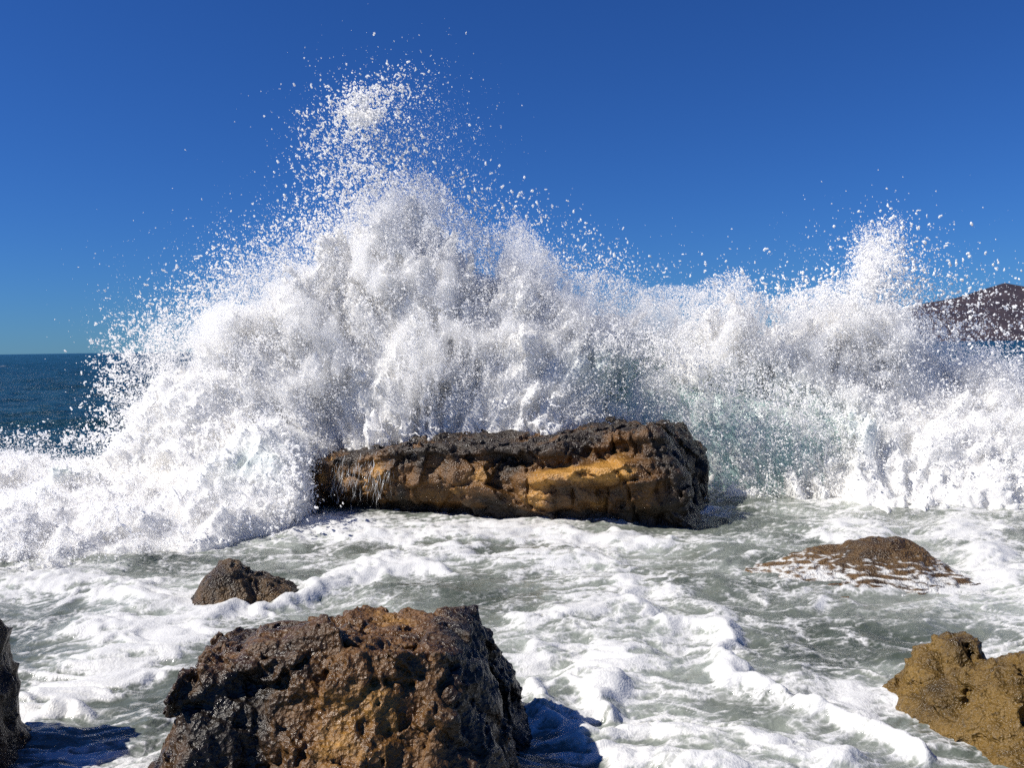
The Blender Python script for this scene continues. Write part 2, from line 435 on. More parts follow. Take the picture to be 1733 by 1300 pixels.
def rock(name, loc, rotz, lo, hi, vox, base, detail, mat, warm=None, film=None, **props):
    """base(p) -> distance inside (> 0) of the rough block; detail(p) -> metres of relief; both in local metres"""
    ax, n, org = grid(lo, hi, vox)
    p = np.stack(np.meshgrid(*ax, indexing='ij'), -1).reshape(-1, 3).astype(f32)
    F = base(p)
    band = np.abs(F) < 0.16
    F[band] += detail(p[band])
    F = F.reshape(n)
    v, q, t = iso_mesh(F, org, vox)
    v, q = drop_islands(v, q, 400)
    at_ = {'warm': warm(v) if warm is not None else np.zeros(len(v))}
    if film is not None: at_['film'] = film(v)
    o = mesh_obj(name, v, quads=q, mat=mat, attrs=at_, **props)
    o.location = loc; o.rotation_euler = (0, 0, rotz)
    return o

def planes(p, pl, k=0.04):
    """inside distance of a convex block cut by planes (normal, offset), edges rounded by k"""
    s = 0
    ds = []
    for nrm, off in pl:
        nn = np.array(nrm, float); nn /= np.linalg.norm(nn)
        ds.append(off - p @ nn.astype(f32))
    ds = np.stack(ds)
    mn = ds.min(0)
    return mn - k * np.log(np.exp(-(ds - mn) / k).sum(0))

def facets(p, seed, n, lo, hi, st=(1, 1, 1)):
    """broken planes: every point follows the tilted plane of its nearest centre; also the distance to the joint"""
    g = np.random.default_rng(seed); st = np.array(st, f32)
    c = (g.uniform(lo, hi, (n, 3)) * st).astype(f32); off = g.normal(size=n).astype(f32); tl = (g.normal(size=(n, 3)) * .9).astype(f32)
    out = np.zeros(len(p), f32); gap = np.zeros(len(p), f32)
    def work(i):
        q = p[i:i + 20000] * st
        d = ((q[:, None] - c[None]) ** 2).sum(2)
        k = np.argpartition(d, 1, axis=1)[:, :2]
        r = np.arange(len(q)); d0, d1 = d[r, k[:, 0]], d[r, k[:, 1]]
        sw = d1 < d0; a = np.where(sw, k[:, 1], k[:, 0])
        out[i:i + 20000] = off[a] * .5 + ((q - c[a]) * tl[a]).sum(1)
        gap[i:i + 20000] = np.abs(np.sqrt(d1) - np.sqrt(d0))
    list(_EX.map(work, range(0, len(p), 20000)))
    return np.clip(out, -1.5, 1.5), gap

ROCK_A = rock_material('wet_brown_rock', (0.013, 0.009, 0.006), (0.112, 0.052, 0.013), (0.44, 0.225, 0.043))
ROCK_B = rock_material('wet_slab_rock', (0.022, 0.014, 0.008), (0.112, 0.052, 0.013), (0.38, 0.19, 0.038))
ROCK_C = rock_material('ochre_rock', (0.030, 0.020, 0.008), (0.15, 0.088, 0.018), (0.32, 0.19, 0.036), 1.3)
ROCK_D = rock_material('dark_shore_rock', (0.016, 0.011, 0.007), (0.11, 0.06, 0.018), (0.26, 0.15, 0.034), 1.3, foamy=True)

def rough(p, seed, a1=.05, a2=.025, a3=.012, a4=.006):
    w = p + 0.05 * np.stack([noise(p, seed + 40, 3), noise(p, seed + 41, 3), noise(p, seed + 42, 3)], 1)
    d = a1 * noise(w, seed, 2.1) + a2 * (1 - 2 * np.abs(noise(w, seed + 1, 5.2))) + a3 * (1 - 2 * np.abs(noise(w, seed + 2, 13)))
    d += a4 * noise(p, seed + 3, 31) + a4 * 0.55 * noise(p, seed + 4, 62)
    pits = noise(p, seed + 5, 22)
    d -= 0.010 * sstep(0.35, 0.75, pits) * (a4 / 0.006)
    return d

# --- the slab in the middle: local x along its length, -y towards the shore
SL = 3.86
sl_rot = math.atan2(7.75 - 8.95, 1.50 + 2.08)
sl_loc = (-0.36, 8.35, 0.0)

def slab_base(p):
    x, y, z = p[:, 0], p[:, 1], p[:, 2]
    e = (x + SL / 2) / SL
    top = 0.50 + 0.29 * e + 0.03 * np.clip(y, 0, 3)
    top = top - 0.04 * sstep(0.3, 0.0, e)
    fd, _ = facets(p, 221, 40, (-2.1, -.4, 0), (2.1, 1.6, 1), (1, .8, .1))
    top = top + .045 * fd - .03 * sstep(.2, .7, noise(p * np.array([1, .4, 0], f32), 12, 2.2))
    d_top = top - z
    # front profile: cap, dark recess under it, bulging middle with a ledge, undercut foot
    t = z / np.maximum(top, .1)
    nn = 0.05 * noise(p, 3, 1.6)
    front = 0.05 * sstep(0.90, 0.98, t + nn) * .6 - 0.065 * sstep(-.15, .3, noise(p * np.array([1, 0, 0], f32), 4, 1.3) + .15) * sstep(0.70, 0.80, t + nn) * (1 - sstep(0.86, 0.93, t + nn)) * sstep(0.15, 0.4, e)
    front += 0.07 * np.exp(-((t - 0.45) / 0.22) ** 2) - 0.10 * sstep(0.28, 0.05, t)
    led = np.exp(-((e - 0.80) / 0.14) ** 4)
    front += led * (0.19 * sstep(0.42, 0.60, t + nn) * (1 - sstep(0.70, 0.74, t + nn * .6)))
    front += 0.09 * noise(p * np.array([1, 0.3, 0.5], f32), 5, 1.5) + 0.05 * np.abs(noise(p * np.array([1, .4, .7], f32), 6, 3.4))
    fc, _ = facets(p, 219, 34, (-2.1, -.4, -.1), (2.1, .3, .8), (1.1, .1, 1.5))
    front += .055 * fc
    # leaning vertical cracks
    d_f = (y + 0.02) + front
    d_b = 1.55 + 0.1 * noise(p, 8, 1.2) - y
    d_l = x + SL / 2 + 0.08 * noise(p, 9, 1.4) + 0.25 * (0.5 - t)
    d_r = SL / 2 - x + 0.05 * noise(p, 10, 1.6) + 0.06 * (0.5 - t) - .32 * np.clip(t - .55, 0, 1) - .10 * np.clip(-y, 0, 1) + .07 * fc
    ds = np.stack([d_top, d_f, d_b, d_l, d_r]); k = 0.028
    mn = ds.min(0)
    return mn - k * np.log(np.exp(-(ds - mn) / k).sum(0))

def slab_detail(p):
    fa, ga = facets(p, 211, 60, (-2.1, -.4, -.2), (2.1, 1.6, 1.0), (.8, 1, 1.5))
    fb, gb = facets(p + .02 * noise(p, 213, 5)[:, None], 212, 420, (-2.1, -.4, -.2), (2.1, 1.6, 1.0), (.9, 1, 1.4))
    d = rough(p, 210, .02, .022, .014, .007) + .05 * fa + .03 * fb - .02 * (1 - sstep(0, .03, gb))
    s = p * np.array([1, 1, 3.2], f32)
    d += 0.022 * (1 - 2 * np.abs(noise(s, 230, 2.4)))
    cr = np.abs(noise(p * np.array([1.2, 1, .5], f32), 240, 2.2))
    d -= 0.05 * (1 - sstep(0.0, 0.06, cr))
    return d

def slab_warm_lit(v):
    x, y, z = v[:, 0], v[:, 1], v[:, 2]
    e = (x + SL / 2) / SL; top = .5 + .29 * e
    t = z / top
    w = 0.9 * np.exp(-((e - .80) / .12) ** 2 - ((t - .66) / .12) ** 2)  # sunlight painted as golden tone: ledge, lumps below it, left part of face
    w += 0.55 * np.exp(-((e - .68) / .10) ** 2 - ((t - .36) / .25) ** 2)
    w += 0.55 * np.exp(-((e - .13) / .13) ** 2 - ((t - .62) / .22) ** 2)
    w += 0.3 * np.exp(-((e - .42) / .2) ** 2 - ((t - .6) / .3) ** 2)
    w += .55 * noise(v, 250, 1.8) + .45 * noise(v, 251, 4.5) + .06
    w -= 0.12 * sstep(.9, 1.0, t) + 0.6 * sstep(.18, .0, t) + 0.5 * sstep(.93, 1.0, e)  # darker cap; shade of undercut foot and right end put into the colour
    return w

rock('flat_rock', sl_loc, sl_rot, (-2.2, -0.45, -0.35), (2.15, 1.85, 1.12), 0.017, slab_base, slab_detail, ROCK_B, slab_warm_lit,
     label='long flat brown rock slab with ledge painted sunlit gold under the main splash', category='rock')
print('slab', time.time() - T0)

# --- big rock in the foreground
def front_base(p):
    x, y, z = p[:, 0], p[:, 1], p[:, 2]
    b = planes(p, [((-0.95, -0.10, 0.34), .585), ((0.94, -0.05, 0.336), .60), ((0.05, -0.86, 0.50), .43), ((0.0, 0.9, 0.42), .62),
                   ((0.0, 0.12, 1), .53), ((0.87, -.05, .49), .625), ((-0.62, -0.1, .78), .775), ((.55, -.8, .25), .49)], 0.022)
    b += 0.03 * noise(p, 301, 1.7) + 0.05 * np.exp(-((x - 0.02) ** 2 + (y + .05) ** 2) / .008) * sstep(.4, .6, z)
    # a deep gully on the left of the face and one on the right
    g1 = np.exp(-((x + 0.20 + 0.25 * (z - .35)) / 0.085) ** 2) * sstep(.62, .45, z)
    g2 = np.exp(-((x - 0.30 - 0.12 * (z - .4)) / 0.07) ** 2) * sstep(.66, .5, z)
    b -= (0.05 * g1 + 0.05 * g2) * sstep(0.15, -0.15, y)
    return b
def front_detail(p):
    fa, ga = facets(p + .03 * noise(p, 313, 4)[:, None], 311, 50, (-.8, -.7, 0), (.8, .7, .9))
    fb, gb = facets(p + .02 * noise(p, 314, 8)[:, None], 312, 330, (-.8, -.7, 0), (.8, .7, .9))
    d = rough(p, 310, .015, .022, .017, .0115) + .038 * fa + .02 * fb - .010 * (1 - sstep(0, .02, gb)) - .012 * (1 - sstep(0, .025, ga))
    s = p * np.array([.8, .8, 2.0], f32)
    d += 0.022 * (1 - 2 * np.abs(noise(s, 330, 3.1)))
    return d
def front_warm_lit(v):
    x, y, z = v[:, 0], v[:, 1], v[:, 2]
    w = .10 + .55 * np.exp(-((x - .12) / .26) ** 2 - ((z - .41) / .17) ** 2) - 0.18 * sstep(.30, .48, x) - .22 * sstep(-.1, -.24, x) * sstep(.6, .4, z) * sstep(-.48, -.38, x)  # sunlit middle and shaded flanks painted into the rock tone
    return w
fr = at(573, 1300, 3.05)
rock('front_rock', (fr[0] - .03, 3.12, 0.0), 0.05, (-0.85, -0.7, -0.12), (0.8, 0.75, 0.9), 0.0100, front_base, front_detail, ROCK_A, front_warm_lit,
     label='large jagged rust brown rock nearest the camera', category='rock')
print('front', time.time() - T0)

# --- small pointed rock
def ell(p, c, r): return (1 - np.sqrt((((p - np.array(c, f32)) / np.array(r, f32)) ** 2).sum(1))) * min(r)
def smax(a, b, k=.03): return np.maximum(a, b) + k * np.log1p(np.exp(-np.abs(a - b) / k))
def small_base(p):
    return smax(planes(p, [((-.8, -.2, .55), .185), ((.75, -.1, .62), .20), ((0, -.8, .5), .20), ((0, .8, .5), .20), ((.1, 0, 1), .275)], .025),
                planes(p - np.array([.24, .05, 0], f32), [((-.8, 0, .6), .16), ((.6, 0, .8), .135), ((0, -.8, .5), .16), ((0, .8, .5), .16), ((0, 0, 1), .155)], .02))
sm = ground(372, 1030)
rock('small_rock', (sm[0], sm[1] + .16, -0.02), 0.0, (-.45, -.4, -.15), (.65, .45, .42), 0.0075, small_base, lambda p: rough(p, 410, .03, .02, .012, .006), ROCK_D,
     warm=lambda v: .15 + 0 * v[:, 0], film=lambda v: np.zeros(len(v)), label='small pointed dark brown rock wrapped by foam behind the front rock', category='rock')

# --- rock at the left edge
def left_base(p):
    return smax(planes(p, [((.985, -.05, .10), .285), ((-.9, 0, .3), .5), ((0, -.9, .35), .45), ((0, .9, .35), .40), ((.15, 0, 1), .60)], .05),
                planes(p - np.array([.05, -.1, 0], f32), [((.97, 0, .12), .275), ((-.9, 0, .3), .3), ((0, -.9, .3), .3), ((0, .9, .3), .28), ((0, 0, 1), .34)], .05))
le = at(8, 1150, 3.3)
rock('edge_rock', (le[0] - .39, 3.32, -0.02), 0.0, (-.75, -.7, -.15), (.6, .65, .8), 0.0145, left_base, lambda p: rough(p, 510, .04, .03, .015, .006), ROCK_D,
     film=lambda v: np.zeros(len(v)), label='black shaded rock cut off by the left edge', category='rock')

# --- low rock awash on the right
def wash_base(p):
    a = planes(p, [((-.28, -.1, 1), .13), ((.36, 0, 1), .20), ((0, -.42, 1), .16), ((0, .6, 1), .19), ((0, 0, 1), .17)], .03)
    b_ = planes(p - np.array([.15, .08, 0], f32), [((-.6, -.1, 1), .22), ((.75, 0, 1), .26), ((0, -.8, 1), .20), ((0, .8, 1), .22), ((0, .05, 1), .185)], .015)
    return smax(a, b_, .015) + .03 * noise(p, 601, 2.5)
def wash_film(v):
    x, y, z = v[:, 0], v[:, 1], v[:, 2]
    s = v * np.array([1, 1, 4], f32)
    w = s + .1 * np.stack([noise(s, 640, 4), noise(s, 641, 4), 0 * x], 1)
    l = ridged(w * np.array([.7, 1.6, 1.5], f32), 645, 6.0, 3)
    return np.clip(sstep(.66, .86, l + .34 * sstep(.15, .02, z) - .20 - .3 * sstep(.14, .2, z)), 0, 1)
wa = ground(1470, 985)
rock('wash_rock', (wa[0] + .08, wa[1] + .28, 0.0), 0.12, (-1.0, -.75, -.1), (1.05, .8, .36), 0.0135, wash_base, lambda p: rough(p, 610, .03, .022, .012, .006), ROCK_D,
     warm=lambda v: .18 + .2 * sstep(.0, -.4, v[:, 0]), film=wash_film, label='low brown rock awash with thin foam streaks at right', category='rock')

# --- ochre rock in the lower right corner
def ochre_base(p):
    a = planes(p - np.array([.62, -.12, 0], f32), [((-.85, -.15, .42), .42), ((.9, 0, .3), .5), ((0, -.78, .55), .36), ((0, .8, .5), .36), ((-.12, -.12, 1), .30), ((-.5, -.3, .8), .335)], .05)
    b_ = planes(p - np.array([.34, .33, 0], f32), [((-.9, -.1, .42), .21), ((.85, 0, .5), .22), ((0, -.85, .5), .20), ((0, .85, .5), .22), ((-.05, -.15, 1), .265)], .035)
    return smax(a, b_, .012) + .05 * noise(p, 701, 2.8)
oc = ground(1525, 1240)
def ochre_detail(p):
    fb, gb = facets(p + .03 * noise(p, 714, 6)[:, None], 712, 60, (-.2, -.6, 0), (1.3, .7, .5))
    return rough(p, 710, .03, .024, .018, .010) + .018 * fb - .014 * (1 - sstep(0, .03, gb)) - .07 * np.exp(-((p[:, 0] - .40) ** 2 / .004 + (p[:, 2] - .12) ** 2 / .006)) * (p[:, 1] < -.2)
rock('ochre_rock', (oc[0] + .06, oc[1] + .10, -0.035), 0.0, (-.25, -.7, -.15), (1.35, .75, .5), 0.0108, ochre_base, ochre_detail, ROCK_C,
     warm=lambda v: .25 + 0 * v[:, 0], label='rounded ochre rock with two lobes in the lower right corner', category='rock')
print('rocks', time.time() - T0)

# ------------------------------------------------------------------ headland
def headland():
    Yh = 2600.0
    prof = [(1330, 574), (1400, 570), (1440, 556), (1500, 532), (1550, 514), (1620, 502), (1660, 489), (1700, 477), (1733, 483), (1800, 492), (1900, 520), (2020, 545), (2200, 575)]
    q = at(np.array([a for a, b in prof]), np.array([b for a, b in prof]), Yh)
    xs = np.linspace(q[0, 0], q[-1, 0], 420); top = np.interp(xs, q[:, 0], np.maximum(q[:, 2], 0))
    t = np.linspace(-1, 1, 90)
    X = np.repeat(xs[:, None], 90, 1); T = np.repeat(t[None], 420, 0); Y = Yh + T * 420
    P = np.stack([X, Y, 0 * X], -1).reshape(-1, 3)
    k = np.clip(1 - np.abs(T), 0, 1) ** 0.9
    gul = ridged(P * np.array([1, .5, 1]), 801, .008, 4).reshape(X.shape)
    Z = np.repeat(top[:, None], 90, 1) * k * (1 - .28 * (1 - gul) * (1 - k) * 2) + 5 * fbm(P, 805, .03, 3).reshape(X.shape) * k * (1 - k) * 2 - 1.5
    P[:, 2] = Z.ravel()
    idx = np.arange(420 * 90).reshape(420, 90)
    quads = np.stack([idx[:-1, :-1], idx[1:, :-1], idx[1:, 1:], idx[:-1, 1:]], -1).reshape(-1, 4)
    b = NB('headland_scrub'); p = b.pos()
    n1 = b.noise(p, .018, 6, .65); n2 = b.noise(p, .06, 4, .7)
    c = b.mix(b.rng(n1, .35, .65), (.036, .031, .043, 1), (.060, .048, .058, 1))
    c = b.mix(b.rng(n2, .52, .7, 0, .6), c, (.026, .026, .031, 1))
    d = b.n('BsdfDiffuse', {'Color': c, 'Roughness': 1.0})
    mesh_obj('headland', P, quads=quads, mat=b.surf(d.outputs[0]), kind='structure', label='dark purple brown headland across the water')
headland()

# ------------------------------------------------------------------ splashes
RNG = np.random.default_rng(11)
YS = 10.2
def prof(tab, Y=YS):
    q = at(np.array([a for a, b in tab]), np.array([b for a, b in tab]), Y)
    return lambda x: np.interp(x, q[:, 0], q[:, 2])
def pxX(px, Y=YS): return float(at(px, 600, Y)[0])

def powr(n, lo, hi, al=2.4):
    u = RNG.random(n)
    return (lo ** -al + u * (hi ** -al - lo ** -al)) ** (-1 / al)

def spray_from_field(F, ax, vox, lam, nwant, seed, rlo, rhi, radial=None, fil=0.0, zmin=0.03, thin=None, lift=None):
    """points around the surface F = 0: dense at the skin, thinning out over lam(x, z) metres, gathered into strings"""
    lo = np.array([a[0] for a in ax])
    ix = np.argwhere((F > -6 * lam) & (F < 0.05))
    w = np.exp(np.minimum(F[ix[:, 0], ix[:, 1], ix[:, 2]], 0) / lam)
    ci = RNG.choice(len(ix), size=int(nwant * 4), p=w / w.sum())
    p = (ix[ci] + RNG.random((len(ci), 3))) * vox + lo
    q = p if radial is None else radial(p)
    wq = q + 0.09 * np.stack([noise(q, seed + 20, 3.5), noise(q, seed + 21, 3.5), noise(q, seed + 22, 3.5)], 1)
    n1 = np.abs(noise(wq, seed, 4.2)); n2 = np.abs(noise(wq, seed + 1, 5.0)); n3 = np.abs(noise(wq, seed + 2, 11.0)); n4 = np.abs(noise(wq, seed + 3, 12.5))
    strings = 1.5 * np.exp(-((n1 / .07) ** 2 + (n2 / .22) ** 2)) + 1.6 * np.exp(-((n3 / .11) ** 2 + (n4 / .11) ** 2)) + .5 * np.exp(-(n1 / .05) ** 2)
    s = strings + (1 - fil) * .12
    s *= .16 + 1.2 * sstep(-.1, .4, noise(p, seed + 9, 1.5) + .5 * noise(p, seed + 10, 4.0))
    if lift is not None: s *= lift(p)
    if thin is not None: s *= 1 - .65 * np.clip(thin(p) * 1.3, 0, 1)
    k = np.argsort(-(s * RNG.random(len(s)) ** 0.55))[:nwant]
    p = p[k]; s = s[k]
    r = powr(len(p), rlo, rhi) * (0.6 + 0.5 * np.clip(strings[k], 0, 1.5))
    m = p[:, 2] > zmin
    return p[m], r[m]

def ligaments(starts, dirs, n_lo, n_hi, r0, r1, grav=0.5, curl=0.5):
    P, Rr = [], []
    for s, d in zip(starts, dirs):
        n = RNG.integers(n_lo, n_hi); ra = RNG.uniform(r0, r1)
        t = np.arange(n) * ra * 0.75
        c = RNG.normal(size=3) * curl
        st_ = d + c * t[:, None] * 3 + np.cumsum(RNG.normal(size=(n, 3)) * .32, 0)
        st_ /= np.linalg.norm(st_, axis=1)[:, None]
        p = s + np.cumsum(st_, 0) * ra * .7
        tt = np.linspace(0, 1, n)
        r = ra * (1 - .55 * tt) * (1 + .35 * np.sin(tt * RNG.uniform(5, 18) + RNG.uniform(0, 6)))
        gap = RNG.random() < .5
        if gap:
            keep = (tt < .55) | (RNG.random(n) < .25); p, r = p[keep], r[keep]
        if RNG.random() < .6 and len(r): r[-1] = ra * RNG.uniform(.7, 1.3)
        P.append(p); Rr.append(r)
    return np.concatenate(P), np.concatenate(Rr)

def cloud(items, Y, dY):
    """loose drops: gaussian patches given by where they stand in the picture plane of the splash"""
    P, Rr = [], []
    for cx, cy, sx, sy, rot, n, lo, hi, fil in items:
        m = n * (5 if fil else 1)
        a = RNG.normal(size=m) * sx; b_ = RNG.normal(size=m) * sy; c, s = math.cos(rot), math.sin(rot)
        px = cx + a * c - b_ * s; py = cy + a * s + b_ * c
        dep = Y + RNG.normal(size=m) * dY
        q = at(px, py, Y); q[:, 1] = dep
        if fil:
            n1 = np.abs(noise(q, 905, 5.0)); n2 = np.abs(noise(q, 906, 6.0)); n3 = noise(q, 907, 9.0)
            sc = np.exp(-((n1 / .22) ** 2 + (n2 / .22) ** 2)) + .5 * sstep(.0, .5, n3) + .12
            k = np.argsort(-sc * RNG.random(m) ** .6)[:n]; q = q[k]
        r = powr(len(q), lo, hi, 2.0)
        P.append(q); Rr.append(r)
        # larger flecks are torn, not round: hang a crooked tail of smaller ones on them
        out = q - np.array([-.7, Y, -.6]); out /= np.linalg.norm(out, axis=1)[:, None]
        d = out * .5 + RNG.normal(size=q.shape); m_ = r > np.quantile(r, .72) if fil else r > np.quantile(r, .85)
        qq, rr, dd = q[m_], r[m_], d[m_]; ln = RNG.integers(1, 9, len(qq))
        for k in range(8):
            dd = dd + RNG.normal(size=dd.shape) * .7; dd /= np.linalg.norm(dd, axis=1)[:, None]
            qq = qq + dd * (rr * .95)[:, None]; rr = rr * RNG.uniform(.78, 1.08, len(rr))
            w_ = ln > k; P.append(qq[w_]); Rr.append(rr[w_])
    return np.concatenate(P), np.concatenate(Rr)

def splash(name, lo, hi, vox, dist, radial, label, lam, nspray, seed, tealf, rlo=.003, rhi=.013, nlig=900, clouds=None, amp=1.0, Y=YS, minisl=160, ligz=0.3, lift=None, lace=0.0, lacez=0.15, mist=0.038, mteal=.30):
    ax, n, org = grid(lo, hi, vox)
    p = np.stack(np.meshgrid(*ax, indexing='ij'), -1).reshape(-1, 3).astype(f32)
    D = dist(p)
    band = (D > -0.75) & (D < 0.55)
    pb = p[band]; q = radial(pb)
    w = q + .12 * np.stack([noise(q, seed + 50, 1.9), noise(q, seed + 51, 1.9), noise(q, seed + 52, 1.9)], 1)
    dn = .30 * noise(w, seed, .9) + .24 * (np.abs(noise(w, seed + 1, 1.9)) * 2 - .55)
    dn += .15 * (np.abs(noise(w, seed + 2, 4.0)) * 2 - .55) + .085 * (np.abs(noise(w, seed + 3, 8.3)) * 2 - .5)
    wf = .7 * w + .3 * pb + .035 * np.stack([noise(pb, seed + 5, 7.0), noise(pb, seed + 6, 7.0), noise(pb, seed + 7, 7.0)], 1)
    dn += .11 * (.55 - 2 * np.abs(noise(wf, seed + 4, 9.0))) + .06 * (.5 - 2 * np.abs(noise(wf, seed + 8, 17.0)))
    F = D.copy(); F[band] += (dn * amp).astype(f32)
    if lace:
        # torn ribbons of water standing off the body
        m = (pb[:, 2] > lacez) & (D[band] > -.5) & (D[band] < .25)
        ql = q[m] + .10 * np.stack([noise(q[m], seed + 53, 2.6), noise(q[m], seed + 54, 2.6), noise(q[m], seed + 55, 2.6)], 1) + .03 * np.stack([noise(q[m], seed + 56, 9), noise(q[m], seed + 57, 9), noise(q[m], seed + 58, 9)], 1)
        d1 = np.abs(noise(ql, seed + 40, 4.2)) * .15; d2 = np.abs(noise(ql, seed + 41, 5.0)) * .13; d3 = noise(ql, seed + 42, 9.5)
        rib = lace * (.8 + .6 * d3) - np.hypot(d1, np.maximum(0, d2 - .022)) - .12 * np.clip(-(D[band][m] + .04), 0, 1) - .05 * sstep(.15, -.25, noise(pb[m], seed + 43, 1.2)) - .05 * sstep(lacez + .5, lacez, pb[m][:, 2])
        Fb = F[band]; Fb[m] = np.maximum(Fb[m], rib.astype(f32)); F[band] = Fb
    F[~band & (D < 0)] = -1; F = F.reshape(n)
    v, quads, tris = iso_mesh(F, org, vox)
    v, quads = drop_islands(v, quads, minisl)
    root = empty(name, (float(v[:, 0].mean()), float(v[:, 1].mean()), 0.0), label=label, category='splash')
    o = mesh_obj('foam_body', v, quads=quads, mat=MAT_FOAM, attrs={'teal': tealf(v)}); child_keep(o, root)
    if mist:
        Fm = F[::2, ::2, ::2].copy(); Fm = np.maximum(Fm, -.5)
        gp = np.stack(np.meshgrid(*[a_[::2] for a_ in ax], indexing='ij'), -1).reshape(-1, 3)
        Fm = Fm - mteal * tealf(gp).reshape(Fm.shape)
        for a_ in range(3): Fm = (np.roll(Fm, 1, a_) + 2 * Fm + np.roll(Fm, -1, a_)) / 4
        mv, mq, _ = iso_mesh(Fm + mist, org, vox * 2); mv, mq = drop_islands(mv, mq, 60)
        o = mesh_obj('spray_mist', mv, quads=mq, mat=MAT_MIST, kind='stuff'); child_keep(o, root)
    sp, sr = spray_from_field(F, ax, vox, lam, nspray, seed + 60, rlo, rhi, radial, .6, thin=tealf, lift=lift)
    o = points_obj('spray', sp, sr, GRP_DROP, kind='stuff'); child_keep(o, root)
    # strings of water thrown from the skin
    vi = RNG.integers(0, len(v), nlig * 6); s = v[vi]
    s = s[(s[:, 2] > ligz) & (s[:, 1] < np.quantile(v[:, 1], .7))][:nlig]
    c = np.array([-0.7, YS + .3, -0.6]); d = s - c; d /= np.linalg.norm(d, axis=1)[:, None]
    d = d + RNG.normal(size=d.shape) * .55 + np.array([0, -.2, .3]); d /= np.linalg.norm(d, axis=1)[:, None]
    lp, lr = ligaments(s - d * .02, d, 7, 34, .004, .0115)
    o = points_obj('water_strand', lp, lr, GRP_DROP, kind='stuff'); child_keep(o, root)
    if clouds:
        cp, cr = cloud(clouds, Y, .28)
        o = points_obj('droplet', cp, cr, GRP_DROP, kind='stuff'); child_keep(o, root)
    print(name, len(v), len(quads), len(sp), time.time() - T0)
    return root

def radial_main(p):
    """coordinates drawn out along the flight of the water, away from where the wave hits the slab"""
    d = p - np.array([-0.9, YS, -1.2], f32)
    r = np.sqrt(d[:, 0] ** 2 + d[:, 2] ** 2); th = np.arctan2(d[:, 0], d[:, 2])
    return np.stack([th * 3.0, d[:, 1], r * .48], 1).astype(f32)

HA = prof([(170, 830), (205, 790), (225, 730), (245, 690), (275, 645), (310, 615), (350, 585), (400, 550), (440, 528), (500, 500), (555, 455), (600, 425), (640, 398), (680, 380), (710, 376), (745, 392),
           (775, 430), (810, 462), (840, 472), (872, 452), (900, 476), (930, 512), (965, 545), (1010, 545), (1060, 548), (1100, 565), (1150, 560), (1200, 565), (1250, 600), (1300, 680), (1340, 800)])
def distA(p):
    x, y, z = p[:, 0], p[:, 1], p[:, 2]
    H = HA(x); u = np.clip(z / np.maximum(H, .05), 0, 1.2)
    yF = np.interp(x, [-2.4, -2.0, -.8, .2, 1.0, 1.5], [8.8, 9.05, 8.92, 8.74, 8.95, 9.4]) + .95 * u; yB = 10.8 - .1 * u
    d = np.minimum(np.minimum(y - yF, yB - y), (H - z) * .75)
    return (d - .10).astype(f32)
def tealA(v):
    a = at(1105, 640, 9.6)
    b_ = at(1235, 690, 9.6)
    t = 1.0 * np.exp(-((v[:, 0] - a[0]) / .62) ** 2 - ((v[:, 2] - a[2]) / .30) ** 2) + .6 * np.exp(-((v[:, 0] - b_[0]) / .5) ** 2 - ((v[:, 2] - b_[2]) / .25) ** 2)
    return np.clip(t * (.7 + .6 * noise(v, 33, 3.0)), 0, 1)
CL_A = [  # px, py, sd x, sd y, turn, count, r min, r max, stringy
    (612, 188, 20, 14, -.3, 1300, .004, .013, 1), (600, 205, 14, 26, .4, 500, .004, .012, 1), (650, 162, 36, 11, -.5, 380, .004, .012, 1), (620, 255, 56, 55, .2, 1500, .004, .012, 1),
    (650, 320, 50, 36, 0, 1300, .004, .013, 1), (580, 310, 44, 46, .2, 650, .004, .013, 1), (620, 260, 75, 70, .2, 1500, .0016, .004, 0), (720, 260, 60, 70, .2, 900, .0013, .003, 0), (450, 430, 110, 50, -.5, 2200, .0015, .004, 0), (240, 590, 40, 60, -.4, 900, .0015, .004, 0), (690, 220, 52, 60, 0, 1300, .002, .006, 0),
    (750, 280, 60, 60, .3, 420, .002, .0045, 0), (540, 230, 26, 34, 0, 240, .003, .012, 1), (500, 400, 70, 30, -.4, 1100, .003, .010, 1),
    (420, 445, 50, 26, -.5, 900, .003, .012, 1), (360, 410, 60, 50, 0, 120, .002, .007, 0), (560, 385, 50, 22, -.4, 1400, .003, .010, 1),
    (350, 500, 40, 24, -.5, 1100, .003, .012, 1), (270, 560, 40, 26, -.6, 1500, .003, .012, 1), (200, 640, 18, 55, .1, 1500, .003, .014, 1),
    (190, 730, 14, 25, 0, 420, .004, .013, 1), (175, 650, 30, 60, 0, 110, .003, .009, 0), (640, 155, 60, 22, 0, 90, .004, .010, 0),
    (850, 350, 50, 22, .2, 220, .004, .013, 1), (790, 340, 50, 26, .5, 500, .003, .010, 1), (960, 420, 60, 30, .4, 500, .003, .010, 1), (1050, 440, 90, 40, 0, 110, .003, .009, 0),
    (1000, 450, 60, 16, .1, 700, .003, .010, 1), (250, 470, 60, 60, 0, 50, .002, .005, 0)]
splash('main_splash', (pxX(120), 8.5, -0.15), (pxX(1380), 11.2, 4.0), 0.026, distA, radial_main,
       'huge white splash bursting high above the flat rock', .085, 430000, 1000, tealA, rlo=.0021, rhi=.0095, nlig=3800, clouds=CL_A, lace=.034, lacez=.85, lift=lambda p: .25 + .9 * np.clip(p[:, 2] / np.maximum(HA(p[:, 0]), .1), 0, 1.3) ** 2)

